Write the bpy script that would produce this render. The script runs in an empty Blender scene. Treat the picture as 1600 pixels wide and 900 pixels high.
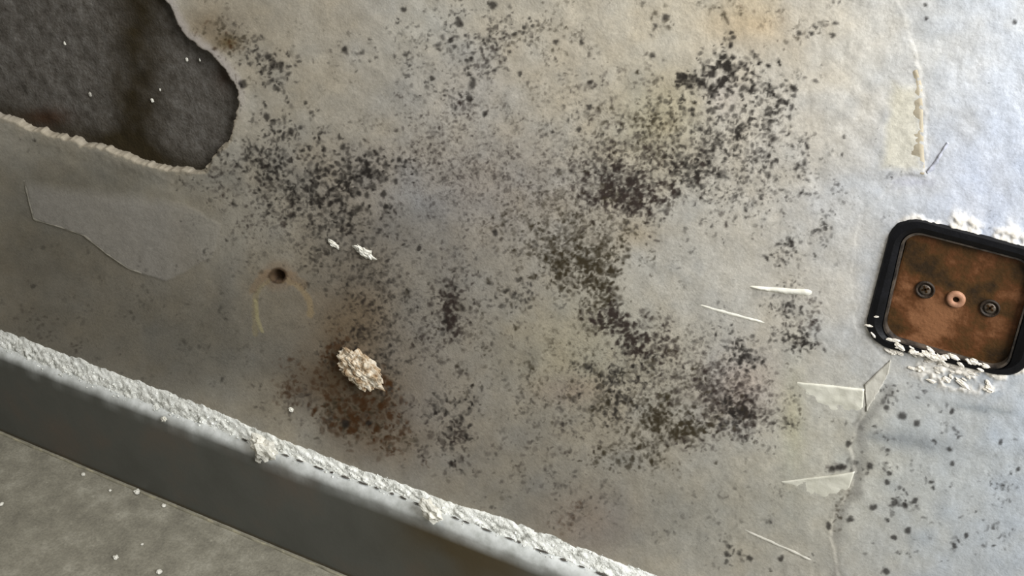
import bpy, bmesh, math, random
import numpy as np
from mathutils import Vector, Matrix, noise as mnoise

# ------------------------------------------------------------------ camera, world, light, exposure
scene = bpy.context.scene
COL = scene.collection
F = 1800.0                                             # focal length in pixels of a 1600 px wide frame
CAM = np.array([0.14430, -0.58055, 0.71867])
YAW, PITCH, ROLL = -0.50640, 0.53441, -0.01126

def cam_axes():
    cy, sy, cp, sp = math.cos(YAW), math.sin(YAW), math.cos(PITCH), math.sin(PITCH)
    fw = np.array([sy * cp, cy * cp, -sp]); r = np.array([cy, -sy, 0.0]); u = np.cross(r, fw)
    cr, sr = math.cos(ROLL), math.sin(ROLL)
    return cr * r + sr * u, -sr * r + cr * u, fw
RT, UP, FW = cam_axes()
cd = bpy.data.cameras.new('camera'); cam = bpy.data.objects.new('camera', cd); COL.objects.link(cam)
cd.sensor_width = 36.0; cd.lens = F * 36.0 / 1600.0; cd.clip_start = 0.01
cam.matrix_world = Matrix(((RT[0], UP[0], -FW[0], CAM[0]), (RT[1], UP[1], -FW[1], CAM[1]),
                           (RT[2], UP[2], -FW[2], CAM[2]), (0, 0, 0, 1)))
scene.camera = cam

world = bpy.data.worlds.new('world'); scene.world = world; world.use_nodes = True
bg = world.node_tree.nodes['Background']
bg.inputs['Color'].default_value = (0.84, 0.84, 0.80, 1); bg.inputs['Strength'].default_value = 0.15

def area(name, loc, target, size, size_y, power, color):
    l = bpy.data.lights.new(name, 'AREA'); l.shape = 'RECTANGLE'; l.size = size; l.size_y = size_y
    l.energy = power; l.color = color
    o = bpy.data.objects.new(name, l); COL.objects.link(o); o.location = loc
    o.rotation_euler = (Vector(target) - Vector(loc)).to_track_quat('-Z', 'Y').to_euler()
    return o
# daylight of the window to the right of this wall, and the room's ceiling lamp
area('window_daylight', (0.80, -0.42, 1.00), (-0.05, 0.0, 0.42), 0.55, 0.7, 26.0, (0.97, 0.99, 1.0))
area('ceiling_lamp', (-0.30, -0.30, 1.9), (-0.30, -0.05, 0.2), 0.4, 0.4, 10.3, (1.0, 0.95, 0.86))

vs = scene.view_settings
vs.view_transform = 'Standard'; vs.look = 'None'; vs.gamma = 1.0; vs.exposure = 0.0
try: vs.use_curve_mapping = False
except Exception: pass

# ------------------------------------------------------------------ helpers
rng = np.random.default_rng(7); random.seed(7)

def ray(px, py): return FW + (px - 800) / F * RT - (py - 450) / F * UP
def on_wall(px, py, y=0.0):
    """measured photo position -> point of the plane y = const (the wall is y = 0)"""
    d = ray(px, py); return CAM + d * ((y - CAM[1]) / d[1])
def on_floor(px, py, z=0.0):
    d = ray(px, py); return CAM + d * ((z - CAM[2]) / d[2])
def survey(P):
    """points (n,3) -> position on the survey of the wall (photo pixels)"""
    d = P - CAM; z = np.maximum(d @ FW, 0.02)
    return 800 + F * (d @ RT) / z, 450 - F * (d @ UP) / z

def lin(c):
    c = np.asarray(c, float) / 255.0
    return np.where(c <= 0.04045, c / 12.92, ((c + 0.055) / 1.055) ** 2.4)
def rgba(c): return (*[float(v) for v in lin(c)], 1.0)

TAB = rng.random((256, 256))
def vnoise(x, y):
    xi = np.floor(x).astype(int); yi = np.floor(y).astype(int); fx = x - xi; fy = y - yi
    fx = fx * fx * (3 - 2 * fx); fy = fy * fy * (3 - 2 * fy)
    a = TAB[xi & 255, yi & 255]; b = TAB[(xi + 1) & 255, yi & 255]
    c = TAB[xi & 255, (yi + 1) & 255]; d = TAB[(xi + 1) & 255, (yi + 1) & 255]
    return (a * (1 - fx) + b * fx) * (1 - fy) + (c * (1 - fx) + d * fx) * fy
def fbm(x, y, o=4):
    s = 0; a = 0.5; t = 0
    for k in range(o):
        s = s + a * vnoise(x * 2 ** k + 17.3 * k, y * 2 ** k + 5.1 * k); t += a; a *= 0.5
    return s / t
def sstep(a, b, x):
    t = np.clip((x - a) / (b - a), 0, 1); return t * t * (3 - 2 * t)

def poly_sd(U, V, pts):
    """signed distance to a polygon, positive inside"""
    pts = np.asarray(pts, float); best = np.full(U.shape, 1e9); ins = np.zeros(U.shape, bool)
    n = len(pts)
    for i in range(n):
        a = pts[i]; b = pts[(i + 1) % n]; e = b - a
        t = np.clip(((U - a[0]) * e[0] + (V - a[1]) * e[1]) / (e @ e), 0, 1)
        best = np.minimum(best, np.hypot(U - a[0] - t * e[0], V - a[1] - t * e[1]))
        if a[1] != b[1]:
            c = ((a[1] > V) != (b[1] > V)) & (U < (b[0] - a[0]) * (V - a[1]) / (b[1] - a[1]) + a[0])
            ins ^= c
    return np.where(ins, best, -best)
def line_d(U, V, pts):
    pts = np.asarray(pts, float); best = np.full(U.shape, 1e9)
    for a, b in zip(pts[:-1], pts[1:]):
        e = b - a; t = np.clip(((U - a[0]) * e[0] + (V - a[1]) * e[1]) / (e @ e), 0, 1)
        best = np.minimum(best, np.hypot(U - a[0] - t * e[0], V - a[1] - t * e[1]))
    return best

def mesh_from(name, verts, faces, mat, smooth=True):
    me = bpy.data.meshes.new(name); me.from_pydata([tuple(map(float, v)) for v in verts], [], faces)
    if smooth: me.polygons.foreach_set('use_smooth', [True] * len(me.polygons))
    me.materials.append(mat); me.update()
    return me
def link(name, me, parent=None, loc=None):
    o = bpy.data.objects.new(name, me); COL.objects.link(o)
    if loc is not None: o.location = loc
    if parent is not None: o.parent = parent
    return o
def tag(o, label=None, cat=None, group=None, kind=None):
    if label: o['label'] = label
    if cat: o['category'] = cat
    if group: o['group'] = group
    if kind: o['kind'] = kind
    return o
def grid_faces(nu, nv):
    i, j = np.meshgrid(np.arange(nu - 1), np.arange(nv - 1), indexing='ij')
    a = (i * nv + j).ravel()
    return np.stack([a, a + nv, a + nv + 1, a + 1], 1)
def fast_grid(name, P, nu, nv, mat, keep=None):
    f = grid_faces(nu, nv)
    if keep is not None: f = f[keep]
    me = bpy.data.meshes.new(name); me.vertices.add(len(P)); me.vertices.foreach_set('co', P.astype(np.float32).ravel())
    me.loops.add(f.size); me.loops.foreach_set('vertex_index', f.astype(np.int32).ravel())
    me.polygons.add(len(f)); me.polygons.foreach_set('loop_start', np.arange(0, f.size, 4, dtype=np.int32))
    me.polygons.foreach_set('use_smooth', np.ones(len(f), bool))
    me.update(calc_edges=True); me.validate(); me.materials.append(mat)
    return me
def attr_f(me, name, v):
    a = me.attributes.new(name, 'FLOAT', 'POINT'); a.data.foreach_set('value', v.astype(np.float32).ravel())
def attr_c(me, name, v):
    a = me.attributes.new(name, 'FLOAT_COLOR', 'POINT')
    a.data.foreach_set('color', np.concatenate([v, np.ones((len(v), 1))], 1).astype(np.float32).ravel())

# ------------------------------------------------------------------ materials
class NT:
    def __init__(s, name, rough=0.8, spec=0.3, metal=0.0):
        s.m = bpy.data.materials.new(name); s.m.use_nodes = True; s.t = s.m.node_tree
        s.b = s.t.nodes['Principled BSDF']; s.b.inputs['Roughness'].default_value = rough
        s.b.inputs['Specular IOR Level'].default_value = spec; s.b.inputs['Metallic'].default_value = metal
        s.tc = s.t.nodes.new('ShaderNodeTexCoord')
    def n(s, typ, **kw):
        n = s.t.nodes.new(typ)
        for k, v in kw.items(): setattr(n, k, v)
        return n
    def l(s, a, b): s.t.links.new(a, b)
    def noise(s, scale, detail=4, rough=0.6, co='Object'):
        n = s.n('ShaderNodeTexNoise'); n.inputs['Scale'].default_value = scale
        n.inputs['Detail'].default_value = detail; n.inputs['Roughness'].default_value = rough
        s.l(s.tc.outputs[co], n.inputs['Vector']); return n.outputs['Fac']
    def ramp(s, fac, stops):
        r = s.n('ShaderNodeValToRGB'); e = r.color_ramp.elements
        while len(e) < len(stops): e.new(0.5)
        for el, (p, c) in zip(e, stops): el.position = p; el.color = c
        s.l(fac, r.inputs['Fac']); return r.outputs['Color']
    def attr(s, name, out='Fac'):
        a = s.n('ShaderNodeAttribute'); a.attribute_name = name; return a.outputs[out]
    def mix(s, fac, a, b, mode='MIX'):
        m = s.n('ShaderNodeMix', data_type='RGBA', blend_type=mode)
        for v, i in ((fac, 0), (a, 6), (b, 7)):
            if hasattr(v, 'is_output'): s.l(v, m.inputs[i])
            else: m.inputs[i].default_value = v
        return m.outputs[2]
    def math(s, op, a, b=0.0):
        m = s.n('ShaderNodeMath', operation=op)
        for v, i in ((a, 0), (b, 1)):
            if hasattr(v, 'is_output'): s.l(v, m.inputs[i])
            else: m.inputs[i].default_value = v
        return m.outputs[0]
    def color(s, c):
        if hasattr(c, 'is_output'): s.l(c, s.b.inputs['Base Color'])
        else: s.b.inputs['Base Color'].default_value = c
    def bump(s, h, dist=0.001, strength=0.5):
        b = s.n('ShaderNodeBump'); b.inputs['Distance'].default_value = dist; b.inputs['Strength'].default_value = strength
        s.l(h, b.inputs['Height']); s.l(b.outputs['Normal'], s.b.inputs['Normal'])
def g(v): return (v, v, v, 1)

def noisy(name, stops, scale, rough=0.85, spec=0.25, bump=0.0006, fine=900, metal=0.0):
    t = NT(name, rough, spec, metal)
    t.color(t.ramp(t.noise(scale, 5), stops)); t.bump(t.noise(fine, 3), bump, 0.6)
    return t.m

def wall_material():
    t = NT('stained_plaster', 0.82, 0.2)
    pig = t.attr('pigment', 'Color')
    fine = t.ramp(t.noise(420, 5, 0.7), [(0.25, g(0.80)), (0.75, g(1.16))])
    base = t.mix(1.0, pig, fine, 'MULTIPLY')
    # fine colony mottling where the growth is spread thin
    hz = t.attr('growth_haze')
    sp = t.ramp(t.noise(430, 3, 0.75), [(0.50, g(0)), (0.64, g(1))])
    base = t.mix(t.math('MULTIPLY', hz, sp), base, (0.045, 0.038, 0.034, 1))
    mc = t.attr('mould_color', 'Color')
    mk = t.math('MULTIPLY', t.attr('mould'), 1.0)
    base = t.mix(mk, base, mc)
    t.color(base)
    t.bump(t.noise(700, 4), 0.0006, 0.35)
    return t.m
M_WALL = wall_material()
M_CONC = noisy('dark_concrete', [(0.30, rgba((52, 47, 42))), (0.48, rgba((76, 70, 64))), (0.60, rgba((92, 88, 84))), (0.78, rgba((128, 122, 118)))], 150, 0.9, 0.15, 0.0015, 500)
M_PAPER = noisy('cream_paper', [(0.3, rgba((196, 193, 178))), (0.7, rgba((218, 215, 202)))], 70, 0.75, 0.2, 0.0003, 400)
M_EDGE = noisy('white_paper_fold', [(0.3, rgba((214, 210, 196))), (0.7, rgba((236, 233, 222)))], 160, 0.75, 0.2, 0.0003, 400)
M_GREYP = noisy('grey_paper', [(0.3, rgba((152, 148, 140))), (0.7, rgba((172, 168, 160)))], 90, 0.8, 0.2, 0.0003, 400)
M_DUST = noisy('plaster_dust', [(0.32, rgba((150, 150, 142))), (0.46, rgba((224, 224, 217))), (0.75, rgba((246, 247, 243)))], 150, 0.95, 0.1, 0.0012, 900)
M_CRUMB = noisy('plaster_crumb', [(0.3, rgba((205, 202, 190))), (0.7, rgba((235, 232, 222)))], 300, 0.95, 0.1, 0.0012, 900)
M_LUMP = noisy('stained_plaster_lump', [(0.32, rgba((96, 70, 44))), (0.43, rgba((168, 146, 118))), (0.55, rgba((206, 194, 174))), (0.75, rgba((236, 230, 218)))], 180, 0.95, 0.1, 0.0012, 700)
M_CHIP = noisy('fresh_plaster_chip', [(0.3, rgba((206, 196, 180))), (0.7, rgba((246, 240, 230)))], 400, 0.95, 0.1, 0.0010, 900)
M_BLACK = noisy('black_plastic', [(0.35, rgba((7, 7, 9))), (0.7, rgba((16, 16, 20)))], 120, 0.6, 0.2, 0.0004, 500)
M_LIP = noisy('worn_plastic_lip', [(0.35, rgba((34, 30, 28))), (0.7, rgba((92, 82, 72)))], 140, 0.5, 0.4, 0.0003, 500)
M_PLATE = noisy('rusty_brown_plate', [(0.36, rgba((42, 28, 10))), (0.46, rgba((70, 46, 17))), (0.54, rgba((88, 52, 24))), (0.64, rgba((128, 86, 56)))], 42, 0.6, 0.35, 0.0006, 500)
M_SCREW = noisy('dull_steel', [(0.3, rgba((52, 44, 36))), (0.7, rgba((112, 100, 88)))], 400, 0.45, 0.5, 0.0003, 900, 0.4)
M_BOSS = noisy('pinkish_plastic', [(0.3, rgba((136, 96, 70))), (0.7, rgba((170, 128, 104)))], 300, 0.6, 0.3, 0.0002, 700)
M_PIT = noisy('rust_dark', [(0.3, rgba((28, 18, 8))), (0.7, rgba((58, 38, 16)))], 400, 0.9, 0.1)
M_SEAL = noisy('floor_sealant', [(0.3, rgba((104, 100, 88))), (0.52, rgba((136, 131, 114))), (0.75, rgba((184, 176, 146)))], 60, 0.7, 0.3, 0.0004, 500)
M_GAP = noisy('dark_line', [(0.3, rgba((52, 48, 44))), (0.7, rgba((96, 92, 86)))], 90, 0.9, 0.1)

def board_material():
    t = NT('grey_painted_board', 0.55, 0.3)
    base = t.ramp(t.noise(14, 3), [(0.3, rgba((84, 84, 78))), (0.5, rgba((90, 90, 84))), (0.72, rgba((98, 91, 82)))])
    base = t.mix(t.attr('stain'), base, rgba((74, 60, 32)))  # brown stain, plus the dark gap line along the foot
    wh = t.ramp(t.noise(120, 4), [(0.3, rgba((176, 178, 174))), (0.7, rgba((214, 216, 214)))])
    t.color(t.mix(t.attr('top_white'), base, wh)); t.bump(t.noise(220, 4), 0.0004, 0.4)
    return t.m
M_BOARD = board_material()
def floor_material():
    t = NT('grey_floor', 0.8, 0.2)
    a = t.ramp(t.noise(38, 6, 0.65), [(0.30, rgba((112, 108, 97))), (0.52, rgba((132, 128, 115))), (0.72, rgba((156, 152, 139)))])
    b = t.ramp(t.noise(420, 4, 0.7), [(0.3, g(0.78)), (0.7, g(1.18))])
    a = t.mix(1.0, a, b, 'MULTIPLY')
    s = t.ramp(t.noise(160, 2, 0.5), [(0.70, g(0)), (0.76, g(0.6))])
    t.color(t.mix(s, a, rgba((168, 164, 150)))); t.bump(t.noise(500, 4), 0.0008, 0.5)
    return t.m
M_FLOOR = floor_material()

# ------------------------------------------------------------------ the wall
def axis(lo, hi, f0, f1, d0, d1, coarse=0.04):
    """fine between f0 and f1 (spacing d0 -> d1), coarse outside"""
    a = list(np.arange(lo, f0, coarse)); x = f0
    while x < f1: a.append(x); x += d0 + (d1 - d0) * (x - f0) / (f1 - f0)
    a += list(np.arange(x, hi, coarse)) + [hi]
    return np.array(a)
XS = axis(-1.5, 0.62, -0.80, 0.22, 0.0016, 0.00052)
ZS = axis(0.0, 1.3, 0.110, 0.61, 0.00085, 0.00068)
GX, GZ = np.meshgrid(XS, ZS, indexing='ij'); SH = GX.shape
P = np.stack([GX.ravel(), np.zeros(GX.size), GZ.ravel()], 1)
U, V = survey(P); U = U.reshape(SH); V = V.reshape(SH)
N1 = fbm(U / 90, V / 90, 5); N2 = fbm(U / 22 + 40, V / 22, 4); N3 = fbm(U / 8 + 11, V / 8 + 70, 3); N4 = fbm(U / 5 + 3, V / 5 + 33, 2)

# pigment of the paint and paper, patch by patch
pig = np.empty(SH + (3,)); pig[:] = lin((176, 171, 160))
def patch(cx, cy, sx, sy, c, k, rot=0, hard=0.0):
    a = math.radians(rot); du = U - cx; dv = V - cy
    q = ((du * math.cos(a) + dv * math.sin(a)) / sx) ** 2 + ((-du * math.sin(a) + dv * math.cos(a)) / sy) ** 2
    w = np.exp(-0.5 * q * (0.7 + 0.9 * (N1 - 0.5) + 0.3)) * k
    if hard: w = sstep(0.5 - hard, 0.5 + hard, w / k + 0.5 * (N2 - 0.5)) * k
    c = np.array(c, float); c = c.mean() + (c - c.mean()) * 0.8
    pig[:] = pig * (1 - w[..., None]) + lin(c) * w[..., None]
PATCHES = [
    (1600, 150, 220, 330, (206, 208, 214), 0.9), (1560, 760, 230, 180, (178, 182, 186), 0.85),
    (1500, 300, 120, 120, (196, 202, 222), 0.7), (1250, 120, 190, 130, (204, 198, 186), 0.8),
    (1040, 30, 200, 60, (196, 188, 170), 0.8), (870, 110, 120, 90, (188, 180, 164), 0.7),
    (1110, 420, 110, 80, (186, 186, 182), 0.9), (1290, 360, 120, 140, (192, 188, 180), 0.7),
    (1300, 720, 120, 100, (186, 184, 172), 0.8), (1180, 800, 120, 70, (170, 168, 158), 0.6),
    (700, 300, 130, 60, (160, 152, 150), 0.7), (650, 340, 50, 60, (162, 162, 164), 0.6),
    (590, 60, 60, 80, (176, 172, 166), 0.6), (660, 60, 60, 60, (184, 186, 182), 0.6),
    (720, 140, 60, 60, (182, 180, 182), 0.4), (470, 60, 110, 70, (176, 168, 152), 0.6),
    (640, 430, 45, 120, (150, 152, 154), 0.6), (760, 520, 70, 120, (150, 146, 142), 0.6),
    (900, 560, 90, 70, (164, 158, 132), 0.6), (850, 660, 120, 60, (150, 142, 128), 0.5),
    (250, 480, 260, 110, (124, 119, 108), 0.8), (60, 400, 110, 90, (112, 106, 92), 0.7),
    (120, 300, 160, 50, (122, 118, 106), 0.7), (330, 540, 160, 60, (112, 110, 102), 0.6),
    (560, 520, 80, 130, (122, 112, 98), 0.7), (800, 760, 160, 70, (136, 132, 124), 0.6),
    (950, 800, 130, 60, (140, 138, 130), 0.6), (640, 640, 70, 80, (136, 128, 122), 0.5),
    (1020, 190, 50, 60, (168, 158, 122), 0.5), (1050, 175, 40, 30, (190, 182, 150), 0.4),
    (1175, 38, 46, 26, (190, 166, 132), 0.6), (1160, 10, 40, 30, (190, 172, 136), 0.4),
    (990, 365, 34, 18, (176, 158, 126), 0.55), (1160, 600, 40, 40, (172, 154, 150), 0.5),
    (1240, 660, 14, 60, (180, 176, 140), 0.5), (330, 40, 40, 30, (128, 108, 78), 0.6), (358, 66, 14, 10, (112, 88, 40), 0.8),
    (1400, 480, 50, 60, (188, 190, 194), 0.6), (1340, 310, 60, 30, (192, 198, 208), 0.5),
    # rust and damp, plus shade painted along the grey cracks at right
    (550, 500, 46, 46, (136, 112, 80), 0.55), (560, 620, 46, 40, (104, 84, 54), 0.6), (590, 645, 24, 22, (84, 62, 36), 0.55),
    (525, 570, 14, 40, (92, 70, 44), 0.6), (490, 600, 34, 26, (104, 82, 58), 0.6), (545, 655, 20, 14, (88, 64, 38), 0.6),
    (600, 690, 40, 20, (120, 96, 66), 0.5), (420, 475, 40, 40, (146, 134, 112), 0.45),
    (1420, 690, 60, 10, (128, 132, 136), 0.5, 8), (1545, 640, 50, 5, (136, 142, 146), 0.5, 8),
    (800, 420, 40, 40, (160, 154, 144), 0.4), (920, 820, 50, 40, (150, 126, 112), 0.4),
    (890, 610, 40, 16, (160, 140, 124), 0.5), (1130, 150, 20, 20, (200, 190, 190), 0.3),
]
for q in PATCHES: patch(q[0], q[1], q[2], q[3], q[4], q[5], q[6] if len(q) > 6 else 0)
def stroke(pts, w, c, k, rag=6):
    d = line_d(U + (N2 - 0.5) * rag * 2, V + (N3 - 0.5) * rag * 2, pts)
    m = (1 - sstep(w * 0.4, w, d)) * k
    pig[:] = pig * (1 - m[..., None]) + lin(c) * m[..., None]
stroke([(400, 520), (398, 480), (405, 450), (425, 438)], 6, (160, 148, 112), 0.4)
stroke([(400, 470), (402, 495), (410, 518)], 4, (180, 172, 132), 0.6, 2)
stroke([(445, 436), (470, 448), (482, 470), (486, 490)], 7, (166, 148, 116), 0.6)
stroke([(395, 450), (410, 430), (455, 428), (475, 445)], 9, (142, 122, 98), 0.5)
blot = fbm(U / 40 + 9, V / 40 + 31, 3)                                # warm and cool blotches of the old paint
pig *= 1 + np.stack([0.09 * (blot - 0.5), 0.02 * (blot - 0.5), -0.10 * (blot - 0.5)], -1) + 0.16 * (N1 - 0.5)[..., None]
pig *= (1 + 0.26 * (N2 - 0.5))[..., None] * (1 + (1 - sstep(1180, 1480, U))[..., None] * np.array([0.035, 0.0, -0.05]) + sstep(1250, 1550, U)[..., None] * np.array([-0.03, 0.0, 0.04]))

Y = 0.0008 * (N1 - 0.5) + 0.0007 * (N2 - 0.5)                          # towards the room is -y
# broken hole in the plaster, upper left
HOLE = [(255, -6), (270, 20), (288, 58), (330, 85), (352, 110), (368, 135), (371, 165), (365, 200), (350, 225), (330, 245),
        (321, 267), (300, 269), (270, 265), (240, 258), (215, 250), (190, 238), (165, 230), (130, 222), (100, 212), (60, 203),
        (30, 190), (0, 182), (-160, 150), (-260, 20), (-200, -160), (-40, -260), (140, -180), (225, -60)]
low = sstep(120, 200, V)
sd = poly_sd(U, V, HOLE) + (N3 - 0.5) * (4 + 7 * low) + (N2 - 0.5) * 7
cut = sstep(-1.5, 2.5, sd)
rim = sstep(-20, -7, sd) * (1 - sstep(-1, 2, sd)) * (1 - low)
pig[:] = pig * (1 - 0.65 * rim[..., None]) + lin((196, 188, 184)) * 0.65 * rim[..., None]
rim2 = sstep(-7, -3, sd) * (1 - sstep(-1.5, 0.5, sd)) * low
pig[:] = pig * (1 - 0.7 * rim2[..., None]) + lin((162, 152, 134)) * 0.7 * rim2[..., None]
Y -= 0.0009 * (sstep(-30, -6, sd) * (1 - sstep(-4, 0, sd)))
Y += 0.014 * cut
pig[:] = pig * (1 - cut[..., None]) + lin((70, 58, 46)) * cut[..., None]
# torn film: right of this edge the bare paint shows
EDGE = [(1396, -300), (1403, 0), (1428, 70), (1441, 140), (1447, 205), (1446, 274), (1400, 272), (1385, 300), (1345, 340), (1330, 420), (1338, 520),
        (1388, 566), (1352, 604), (1352, 640), (1326, 700), (1340, 742), (1322, 770), (1300, 812), (1298, 850), (1312, 905), (1330, 1100)]
film = poly_sd(U, V, EDGE + [(3000, 1100), (3000, -300)]) + (N2 - 0.5) * 10 + (N3 - 0.5) * 5
fm = 1 - sstep(-2, 2, film)
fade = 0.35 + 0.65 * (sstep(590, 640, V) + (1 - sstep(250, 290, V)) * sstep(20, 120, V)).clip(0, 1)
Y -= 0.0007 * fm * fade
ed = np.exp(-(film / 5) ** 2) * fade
pig[:] = pig * (1 - 0.35 * ed[..., None]) + lin((150, 142, 126)) * 0.35 * ed[..., None]  # shadow line of the film edge, painted into the pigment
def shade_smear(pts, w, c, k):  # paints grey shade along torn edges and cracks into the pigment
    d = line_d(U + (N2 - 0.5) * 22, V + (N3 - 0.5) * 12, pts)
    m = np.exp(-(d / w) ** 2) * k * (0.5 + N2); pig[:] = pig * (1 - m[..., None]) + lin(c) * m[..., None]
shade_smear([(1392, 612), (1366, 640), (1344, 668), (1344, 720), (1336, 770)], 11, (118, 116, 112), 0.6)
shade_smear([(1336, 770), (1312, 800), (1305, 850), (1308, 900)], 9, (122, 118, 112), 0.5)
shade_smear([(1362, 684), (1410, 684), (1450, 698)], 8, (124, 128, 130), 0.4)
shade_smear([(1500, 632), (1540, 640), (1575, 645)], 5, (134, 140, 144), 0.35)
shade_smear([(1296, 728), (1322, 728)], 4, (84, 74, 70), 0.6)
shade_smear([(1180, 460), (1240, 461)], 4, (150, 146, 138), 0.4)
shade_smear([(1449, 285), (1400, 284)], 8, (178, 178, 190), 0.5)
yl = poly_sd(U, V, [(1392, 120), (1440, 136), (1446, 272), (1370, 268)]) + (N2 - 0.5) * 10
ylm = sstep(-3, 16, yl) * 0.6; pig[:] = pig * (1 - ylm[..., None]) + lin((212, 204, 180)) * ylm[..., None]
SCRAP = [(38, 280), (52, 342), (86, 352), (130, 368), (166, 396), (200, 420), (218, 426), (260, 440), (330, 402), (345, 350), (290, 320), (180, 290), (110, 278)]
sc = poly_sd(U, V, SCRAP) + (N2 - 0.5) * 8
scm = sstep(-2, 3, sc) * sstep(0, 26, (V - 276) - (U - 38) * 0.12) * (0.4 + 0.6 * (1 - sstep(230, 330, U)))
pig[:] = pig * (1 - 0.75 * scm[..., None]) + lin((158, 153, 146)) * 0.75 * scm[..., None]
Y -= 0.0006 * scm
# box opening
OUTER = [(1398, 330), (1650, 397), (1603, 596), (1346, 533)]
def quad_uv(quad, y):
    return [on_wall(*q, y) for q in quad]
def rounded(quad, rad, inset, y, n=8):
    """rounded outline (world points) of a quad measured on the photo, in its own plane"""
    A, B, C, D = [np.array(p) for p in quad_uv(quad, 0.0)]
    out = []
    lo, hi = inset, 1 - inset
    for cx, cy, a0 in ((hi - rad, hi - rad, 0), (lo + rad, hi - rad, 90), (lo + rad, lo + rad, 180), (hi - rad, lo + rad, 270)):
        for k in range(n + 1):
            a = math.radians(a0 + 90 * k / n); s = cx + rad * math.cos(a); t = cy + rad * math.sin(a)
            p = (D * (1 - s) + C * s) * (1 - t) + (A * (1 - s) + B * s) * t
            out.append((p[0], y, p[2]))
    return out
op = np.array([survey(np.array([p]))for p in rounded(OUTER, 0.19, 0.02, 0.0)]).reshape(-1, 2)
bs = poly_sd(U, V, op) + (N3 - 0.5) * 6 + (N2 - 0.5) * 4
bc = sstep(-1, 3, bs)
Y = Y * (1 - bc) + 0.022 * bc
white = sstep(-16, -5, bs) * (1 - bc) * (0.35 + 0.65 * sstep(1380, 1460, U)) * sstep(0.28, 0.48, N2)
low_chip = np.exp(-(((U - 1490) / 68) ** 2 + ((V - 588 - (U - 1490) * 0.2) / 22) ** 2) ** 2)
tr = np.exp(-(line_d(U, V, [(1490, 345), (1560, 362), (1640, 384)]) / (6 + 16 * N2)) ** 2) * sstep(0.15, 0.6, N2) * (0.5 + 0.5 * sstep(0.3, 0.6, N3))
white = np.maximum(white, tr * (1 - bc))
white = np.maximum(white, low_chip * sstep(0.30, 0.46, N2) * (0.55 + 0.45 * sstep(0.4, 0.6, N3))) * (1 - bc)
pig[:] = pig * (1 - white[..., None]) + lin((238, 230, 218)) * white[..., None]
Y -= 0.0012 * white * (0.4 + N3)
pig[:] = pig * (1 - bc[..., None]) + lin((20, 18, 18)) * bc[..., None]

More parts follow.
